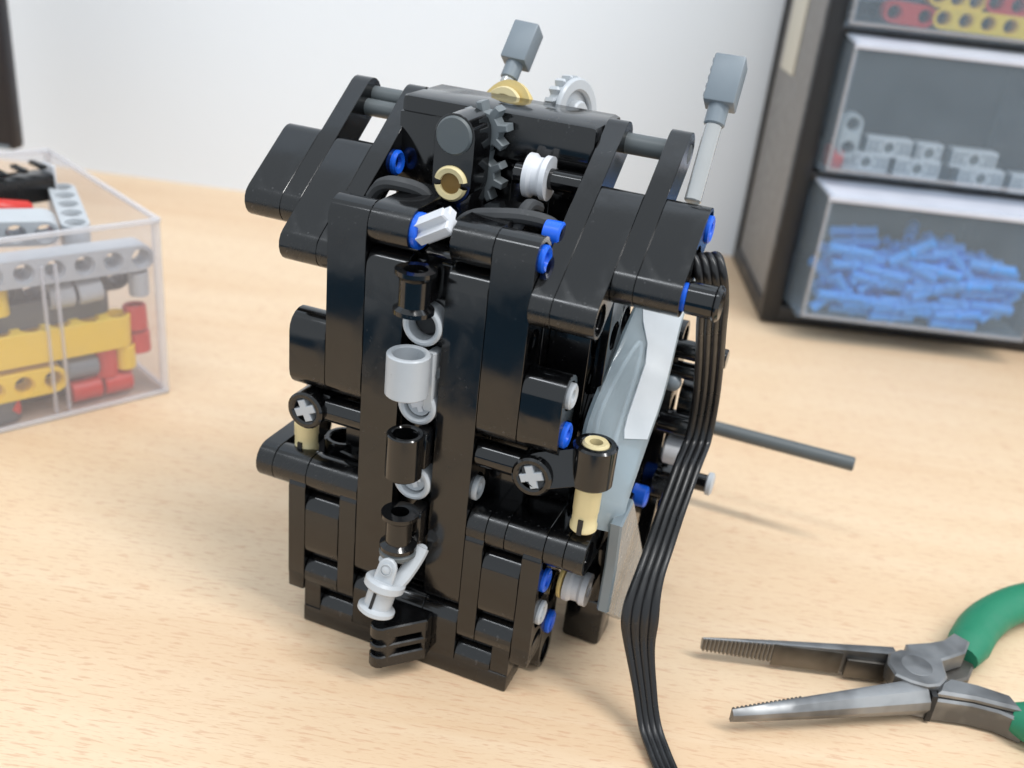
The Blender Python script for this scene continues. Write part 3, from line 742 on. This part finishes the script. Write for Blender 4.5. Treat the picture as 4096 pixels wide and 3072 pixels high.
# ------------------------------------------------------------------ clear box of loose parts
CB = Vector((-12.1, 8.8, 0)); FD = Vector((-.435, -.900, 0)); SD = Vector((-.900, .435, 0))
def bp(f_, d_, z): return CB + FD * f_ + SD * d_ + Vector((0, 0, z))
BR = Matrix((FD, SD, Vector((0, 0, 1)))).transposed()
if BR.determinant() < 0: BR = Matrix((-FD, SD, Vector((0, 0, 1)))).transposed()
BX = thing('parts_box', 'clear plastic box of loose toy beams at the left edge of the desk', 'storage box', bp(7, 5, 0))
LF, LS, HH, TT = 15.0, 10.5, 6.9, .16
def slab(name, parent, mat, f0, f1, d0, d1, z0, z1, bev=.04):
    return obox(name, parent, mat, bp((f0 + f1) / 2, (d0 + d1) / 2, (z0 + z1) / 2), (f1 - f0, d1 - d0, z1 - z0), BR, bev)
slab('side_pane', BX, 'clear_box', .2, LF - .2, 0, TT, .12, HH)
slab('side_pane', BX, 'clear_box', .2, LF - .2, LS - TT, LS, .12, HH)
slab('side_pane', BX, 'clear_box', 0, TT, .2, LS - .2, .12, HH)
slab('side_pane', BX, 'clear_box', LF - TT, LF, .2, LS - .2, .12, HH)
slab('bottom_pane', BX, 'clear_box', .1, LF - .1, .1, LS - .1, 0, .14)
for f_, d_ in ((.1, .1), (.1, LS - .1), (LF - .1, .1), (LF - .1, LS - .1)):
    turn('corner_post', BX, 'clear_edge', cylprof(.16, .02, HH, .05), bp(f_, d_, 0), (0, 0, 1), 14)
for f0, f1, d0, d1 in ((0, LF, -.08, .1), (0, LF, LS - .1, LS + .08), (-.08, .1, 0, LS), (LF - .1, LF + .08, 0, LS)):
    slab('box_rim', BX, 'clear_edge', f0, f1, d0, d1, HH - .14, HH + .04)
for f_ in (3.62, 4.08): slab('wall_rib', BX, 'clear_edge', f_ - .06, f_ + .06, TT, .36, .15, 5.7)
slab('foot_rim', BX, 'clear_edge', 0, LF, -.04, .1, 0.02, .2); slab('foot_rim', BX, 'clear_edge', -.04, .1, 0, LS, 0.02, .2)
def bbeam(label, cat, mat, p0, p1, axis, holes=True, w=.97, group='loose beams in the clear box', name='toy_beam'):
    """a straight beam as a thing of its own: p in box coordinates, axis in box coordinates"""
    a_ = FD * axis[0] + SD * axis[1] + Vector((0, 0, axis[2]))
    o = beam(None, mat, bp(*p0), bp(*p1), a_, w, .485, holes, name)
    return tag(o, label, cat, group)
def btube(label, mat, p, ax, ln, r=.45, ri=.3, name='pin_sleeve', cat='connector'):
    a_ = (FD * ax[0] + SD * ax[1] + Vector((0, 0, ax[2]))).normalized()
    o = turn(name, None, mat, ringprof(r, ri, 0, ln, .05), bp(*p), a_, 24)
    return tag(o, label, cat, 'small connectors in the clear box')
bbeam('long light grey beam with round holes across the front of the clear box', 'beam', 'light_grey', (.62, .75, 5.45), (13.6, .9, 5.6), (0, 1, 0))
bbeam('long yellow beam lying smooth side forward in the clear box', 'beam', 'yellow', (1.5, .75, 2.72), (9.5, .75, 2.86), (0.03, -.02, 1), w=1.18)
bbeam('yellow beam with its holes facing out low in the clear box', 'beam', 'yellow', (4.05, .72, 1.45), (12.0, .72, 1.55), (0, 1, 0))
bbeam('short yellow beam end high behind the box ribs', 'beam', 'yellow', (5.5, 1.0, 4.45), (8.4, 1.4, 4.5), (0, .1, 1))
bbeam('light grey beam lying flat on top of the pile', 'beam', 'light_grey', (3.2, 2.3, 6.35), (9.6, 3.6, 6.65), (0, 1, .2))
bbeam('light grey beam running back across the pile, holes up', 'beam', 'light_grey', (2.2, 2.0, 6.0), (1.2, 5.9, 6.15), (0, 0, 1))
bbeam('dark grey beam buried in the middle of the pile', 'beam', 'dark_grey', (2.0, 1.4, 3.75), (9.0, 1.3, 3.75), (0, 0, 1))
bbeam('dark grey beam under the top grey beam', 'beam', 'dark_grey', (1.2, 1.6, 4.55), (11.0, 1.7, 4.6), (0, 1, 0))
bbeam('dark grey beam at the bottom left of the box', 'beam', 'dark_grey', (5.6, .8, .65), (10.0, .8, .65), (0, 0, 1))
bbeam('black beam lying on the box floor behind red parts', 'beam', 'black', (2.5, 2.0, .65), (11.0, 2.0, .65), (0, 0, 1))
bbeam('black beam on the box floor, second row back', 'beam', 'black', (1.5, 3.2, 2.0), (11.0, 3.2, 2.2), (0, 1, 0))
# ribbed black brick on top
rk = thing('ribbed_beam', 'black ribbed beam sticking up out of the clear box', 'beam', bp(4.6, 6.6, 6.2), 'loose beams in the clear box')
r0, r1 = bp(1.5, 6.4, 6.95), bp(8.2, 5.4, 6.3); rd = (r1 - r0).normalized(); RR = axes(x=rd, z=(0, 0, 1))
obox('beam_body', rk, 'black', (r0 + r1) / 2, ((r1 - r0).length, 1.0, 1.0), RR, .05)
for i in range(9):
    obox('rib', rk, 'black', r0 + rd * (.35 + .72 * i) + Vector((0, 0, .52)), (.26, .96, .16), RR, .04)
obox('end_plate', rk, 'white_grey', r0 - rd * .06, (.1, .94, .94), RR, .03)
tag(turn('red_axle', None, 'red', [(0, 0), (.3, 0), (.36, .1), (.36, 1.2), (.3, 1.3), (0, 1.3)], bp(2.9, 4.4, 6.3), FD + Vector((0, 0, .2)), 18), 'red connector beside the black ribbed beam', 'connector', 'small connectors in the clear box')
btube('light grey sleeve, left of the two lying in the box', 'light_grey', (2.9, .95, 4.3), (1, .05, -.02), .85, .47)
btube('light grey sleeve, right of the two lying in the box', 'light_grey', (1.95, .85, 4.4), (1, .05, -.1), .85, .47)
btube('small grey sleeve standing in the box corner', 'light_grey', (.62, .65, 3.95), (0, 0, 1), .9, .36)
btube('dark grey sleeve low between red parts', 'mid_grey', (2.35, .8, 1.5), (1, 0, .03), 1.15, .42)
btube('small yellow sleeve standing over red parts', 'yellow', (1.3, .7, 1.15), (0, 0, 1), .95, .38)
btube('red sleeve standing in the middle of the box bottom', 'red', (2.0, .8, .95), (0, 0, 1), 1.2, .42)
btube('red sleeve lying at the bottom of the box, left', 'red', (2.3, .75, .6), (1, 0, 0), 1.1, .42)
btube('red sleeve lying at the bottom of the box, right', 'red', (1.15, .75, .62), (1, 0, 0), 1.05, .42)
btube('upper red sleeve against the box corner', 'red', (.75, .8, 2.55), (0, .1, 1), .95, .42)
btube('lower red sleeve against the box corner', 'red', (.68, .85, 1.6), (0, .1, 1), .85, .44)
btube('red sleeve behind the yellow one', 'red', (1.2, 1.5, .5), (0, 0, 1), 1.3, .42)
btube('dark red sleeve at the bottom far left', 'red', (5.2, .75, .62), (1, 0, 0), .7, .42)

# ------------------------------------------------------------------ drawer cabinet
CA = math.radians(18.5); CO = Vector((7.06, 30.9, 0)); CU = Vector((math.cos(CA), math.sin(CA), 0)); CV = Vector((-math.sin(CA), math.cos(CA), 0))
CRm = Matrix((CU, CV, Vector((0, 0, 1)))).transposed()
def cp(u, v_, z): return CO + CU * u + CV * v_ + Vector((0, 0, z))
CT = thing('drawer_cabinet', 'black cabinet of clear drawers full of toy parts against the wall', 'cabinet', cp(13, 5, 0))
def cbox(name, parent, mat, u0, u1, v0, v1, z0, z1, bev=.05):
    return obox(name, parent, mat, cp((u0 + u1) / 2, (v0 + v1) / 2, (z0 + z1) / 2), (u1 - u0, v1 - v0, z1 - z0), CRm, bev)
CW, CD, CH = 26.6, 10.2, 28.0
cbox('side_panel', CT, 'cabinet_side', .18, .42, .3, CD - .2, .5, CH)
cbox('side_panel', CT, 'cabinet_side', CW - .42, CW - .18, .3, CD - .2, .5, CH)
cbox('front_stile', CT, 'cabinet_black', 0, .92, 0, .7, .12, CH, .08)
cbox('front_stile', CT, 'cabinet_black', 12.75, 13.85, 0, 9.5, .12, CH, .08)
cbox('front_stile', CT, 'cabinet_black', CW - .92, CW, 0, .7, .12, CH, .08)
cbox('back_post', CT, 'cabinet_black', 0, .8, CD - .75, CD, .12, CH, .08)
cbox('back_post', CT, 'cabinet_black', CW - .8, CW, CD - .75, CD, .12, CH, .08)
cbox('base_rail', CT, 'cabinet_black', .02, CW - .02, 0.03, CD - .03, .1, 1.05, .08)
cbox('back_panel', CT, 'cabinet_black', .4, CW - .4, CD - .4, CD - .15, .5, CH)
cbox('top_panel', CT, 'cabinet_black', 0, CW, 0, CD, CH, CH + .5)
ROWZ = [(1.35, 7.75), (8.05, 14.25), (14.75, 21.0), (21.4, 27.6)]
for z0, z1 in ROWZ[1:]:
    cbox('shelf_rail', CT, 'cabinet_black', .9, 12.8, .05, CD - .5, z0 - .42, z0 - .05, .04)
    cbox('shelf_rail', CT, 'cabinet_black', 13.8, CW - .9, .05, CD - .5, z0 - .42, z0 - .05, .04)
cbox('label_strip', CT, 'label_paper', .08, .17, 5.0, 8.2, 11.6, 22.0, .01)
def drawer(u0, u1, z0, z1, out, name='drawer'):
    d = cbox(name, CT, 'clear_drawer', u0 + .35, u1 - .35, -out, -out + .14, z0 + .3, z1 - .35, .04)      # front pane
    depth = 9.0
    # tapering sides, floor, bright moulded edges
    for ua, ub in ((u0, u0 + .4), (u1, u1 - .4)):
        A = [cp(ua, .5, z0), cp(ub, -out + .05, z0 + .25), cp(ub, -out + .05, z1 - .35), cp(ua, .5, z1)]
        off = CU * (.13 if ua == u0 else -.13)
        vv = [tuple(q) for q in A] + [tuple(q + off) for q in A]
        raw('drawer_side', d, 'clear_drawer', vv, [[0, 1, 2, 3], [7, 6, 5, 4], [0, 4, 5, 1], [1, 5, 6, 2], [2, 6, 7, 3], [3, 7, 4, 0]])
        cbox('drawer_side', d, 'clear_drawer', min(ua, ua + (.13 if ua == u0 else -.13)), max(ua, ua + (.13 if ua == u0 else -.13)), .5, .5 + depth, z0, z1 - .6)
    A = [cp(u0 + .02, .5, z1), cp(u0 + .4, -out + .02, z1 - .38), cp(u1 - .4, -out + .02, z1 - .38), cp(u1 - .02, .5, z1)]
    vv = [tuple(q) for q in A] + [tuple(q + Vector((0, 0, -.14))) for q in A]
    raw('drawer_lip', d, 'clear_lip', vv, [[0, 1, 2, 3], [7, 6, 5, 4], [0, 4, 5, 1], [1, 5, 6, 2], [2, 6, 7, 3], [3, 7, 4, 0]])
    cbox('drawer_bottom', d, 'clear_drawer', u0 + .15, u1 - .15, -out + .2, .5 + depth, z0 + .05, z0 + .2)
    cbox('pane_edge', d, 'clear_rim', u0 + .3, u1 - .3, -out - .04, -out + .12, z0 + .2, z0 + .36, .04)
    cbox('pane_edge', d, 'clear_rim', u0 + .28, u0 + .44, -out - .04, -out + .12, z0 + .25, z1 - .35, .04)
    cbox('pane_edge', d, 'clear_rim', u1 - .44, u1 - .28, -out - .04, -out + .12, z0 + .25, z1 - .35, .04)
    cbox('pane_edge', d, 'clear_lip', u0 + .3, u1 - .3, -out - .06, -out + .12, z1 - .62, z1 - .36, .05)
    return d
drawer(1.1, 12.6, 1.2, 7.8, 2.2)
drawer(.95, 12.6, 8.1, 14.45, 1.0)
drawer(.6, 12.6, 14.55, 21.0, .5)
for i, (z0, z1) in enumerate(ROWZ[:3]): drawer(14.0, 25.6, z0, z1, .8)
# parts in the upper drawers
def cbeam(label, mat, p0, p1, holes=True, cat='beam', group='toy beams in the top drawer', axis=(0, 1, 0), w=.9):
    a_ = CU * axis[0] + CV * axis[1] + Vector((0, 0, axis[2]))
    o = beam(None, mat, cp(*p0), cp(*p1), a_, w, .46, holes, 'toy_beam'); return tag(o, label, cat, group)
cbeam('red beam leaning behind the left of the top drawer front', 'red', (2.8, .15, 15.45), (4.2, .15, 15.4))
cbeam('upper yellow beam behind the top drawer front', 'yellow', (4.6, .2, 16.32), (6.25, .2, 16.25))
cbeam('lower yellow beam along the bottom of the top drawer', 'yellow', (5.0, .12, 15.42), (10.0, .12, 15.35))
cbeam('red beam at the right of the top drawer', 'red', (7.1, .15, 16.3), (10.1, .15, 16.2))
cbeam('grey beam behind the red beam in the top drawer', 'mid_grey', (1.6, 1.4, 16.2), (4.0, 1.4, 16.3))
cbeam('dark beam lying at the back of the top drawer', 'dark_grey', (1.6, 2.6, 16.6), (11.0, 2.6, 16.6))
cbeam('black beam along the floor of the top drawer', 'black', (1.6, 2.6, 15.2), (11.0, 2.6, 15.2))
def ribbed_brick(u, z, label, holes=1, ln=2.2, v_=-.25):
    t = thing('ribbed_brick', label, 'brick', cp(u, v_ + .3, z - .42), 'grey ribbed bricks in the middle drawer')
    cbox('brick_shaded_body', t, 'mid_grey', u - ln / 2, u + ln / 2, v_, v_ + .75, z - .30, z + .30, .03)  # darker grey than the ribs: shade of the recesses put into the colour
    for s_ in (-1, 1): cbox('flange', t, 'white_grey', u - ln / 2, u + ln / 2, v_ - .1, v_ + .8, z + s_ * .36 - .06, z + s_ * .36 + .06, .02)
    for k in (-3, -2, -1, 1, 2, 3):
        uu = u + (k / abs(k)) * (.50 + (abs(k) - 1) * (ln / 2 - .58) / 2)
        cbox('rib', t, 'white_grey', uu - .05, uu + .05, v_ - .1, v_ + .02, z - .30, z + .30, .01)
    turn('hole_rim', t, 'white_grey', ringprof(.40, .25, 0, .12, .02), cp(u, v_ - .1, z), CV, 20)
    turn('hole', t, 'dark_grey', [(0, 0), (.27, 0), (.27, .04), (0, .04)], cp(u, v_ - .03, z), CV, 18)
for i, (u, z, lb) in enumerate([(4.1, 9.55, 'upper row, leftmost'), (6.0, 9.5, 'upper row, second from left'), (8.15, 9.42, 'upper row, third from left'),
                                (3.2, 8.78, 'bottom row, leftmost'), (5.65, 8.72, 'bottom row, second from left'), (8.7, 8.6, 'bottom row, third from left'), (11.2, 8.55, 'bottom row, rightmost')]):
    ribbed_brick(u, z, 'light grey ribbed brick in the middle drawer, ' + lb, ln=2.1 if i != 1 else 1.2)
cbeam('short light grey beam in the left corner of the middle drawer', 'light_grey', (2.1, -.25, 9.4), (2.1, -.25, 10.5), group='light beams in the middle drawer')
cbeam('red block end at the bottom left of the middle drawer', 'red', (1.75, -.3, 8.8), (1.75, .6, 8.8), False, 'brick', 'light beams in the middle drawer', (1, 0, 0), .5)
# heap of blue pins in the bottom drawer
def pin_build():
    pr = [(.13, .25), (.13, 0), (.22, 0), (.30, .06), (.25, .16), (.25, 1.0), (.33, 1.04), (.33, 1.22), (.25, 1.26), (.25, 2.06), (.30, 2.16), (.22, 2.22), (.13, 2.22), (.13, 2.0)]
    return lathe(pr, 10)
PM = mesh(('bluepin',), 'pin_blue', pin_build, 40)
def top_at(u):
    return 4.95 + .3 * math.sin(u * 1.1) - max(0, u - 9.5) * .35
n = 0
z = 1.66; layer = 0
while z < 5.9:
    for row in range(3):
        vv = -1.68 + row * .72
        u = 1.8 + rnd.random() * .6
        while u < 11.7:
            if z < top_at(u) + rnd.uniform(-.2, .25):
                flat = rnd.random()
                if flat < .62: d = Vector((1, rnd.uniform(-.12, .12), rnd.uniform(-.16, .16))); step = 1.5
                elif flat < .85: d = Vector((rnd.uniform(.6, 1), rnd.uniform(-.1, .25), rnd.choice((-1, 1)) * rnd.uniform(.35, .8))); step = 1.3
                else: d = Vector((rnd.uniform(-.4, .4), 1, rnd.uniform(-.15, .15))); step = .75
                dd = CU * d.x + CV * d.y + Vector((0, 0, d.z))
                c = cp(u, vv + rnd.uniform(-.06, .12), z + (.7 if d.z < -.3 else 0))
                q = c + dd.normalized() * 2.22
                lq = q - CO
                if lq.dot(CU) < 12.0 and lq.dot(CU) > 1.95 and (c - CO).dot(CU) > 1.95 and c.z > 1.6 and q.z > 1.6 and q.z < 5.8:
                    o = put('blue_pin', PM, None, c, zrot(dd)); n += 1
                    tag(o, 'blue connector pin in the heap filling the bottom drawer', 'connector pin', 'blue pins in the bottom drawer')
                u += step
            else: u += .8
    z += .40; layer += 1

# ------------------------------------------------------------------ black device at the far left
DV = thing('monitor', 'black upright screen edge by the wall at the far left', 'screen', (-34.6, 21.4, 0))
DR = Matrix.Rotation(WA, 3, 'Z')
obox('screen_body', DV, 'device_black', (-34.6, 21.4, 19.0), (4.8, 1.0, 31.0), DR, .25)
obox('screen_foot', DV, 'dark_grey', (-34.9, 21.5, .25), (4.0, 3.4, .5), DR, .15)
obox('screen_neck', DV, 'dark_grey', (-35.0, 21.7, 2.0), (1.4, .7, 3.4), DR, .1)
obox('screen_bezel', DV, 'mid_grey', (-34.7, 20.85, 3.65), (4.6, .12, .22), DR, .03)
print('blue pins', n, 'objects', len(bpy.data.objects))
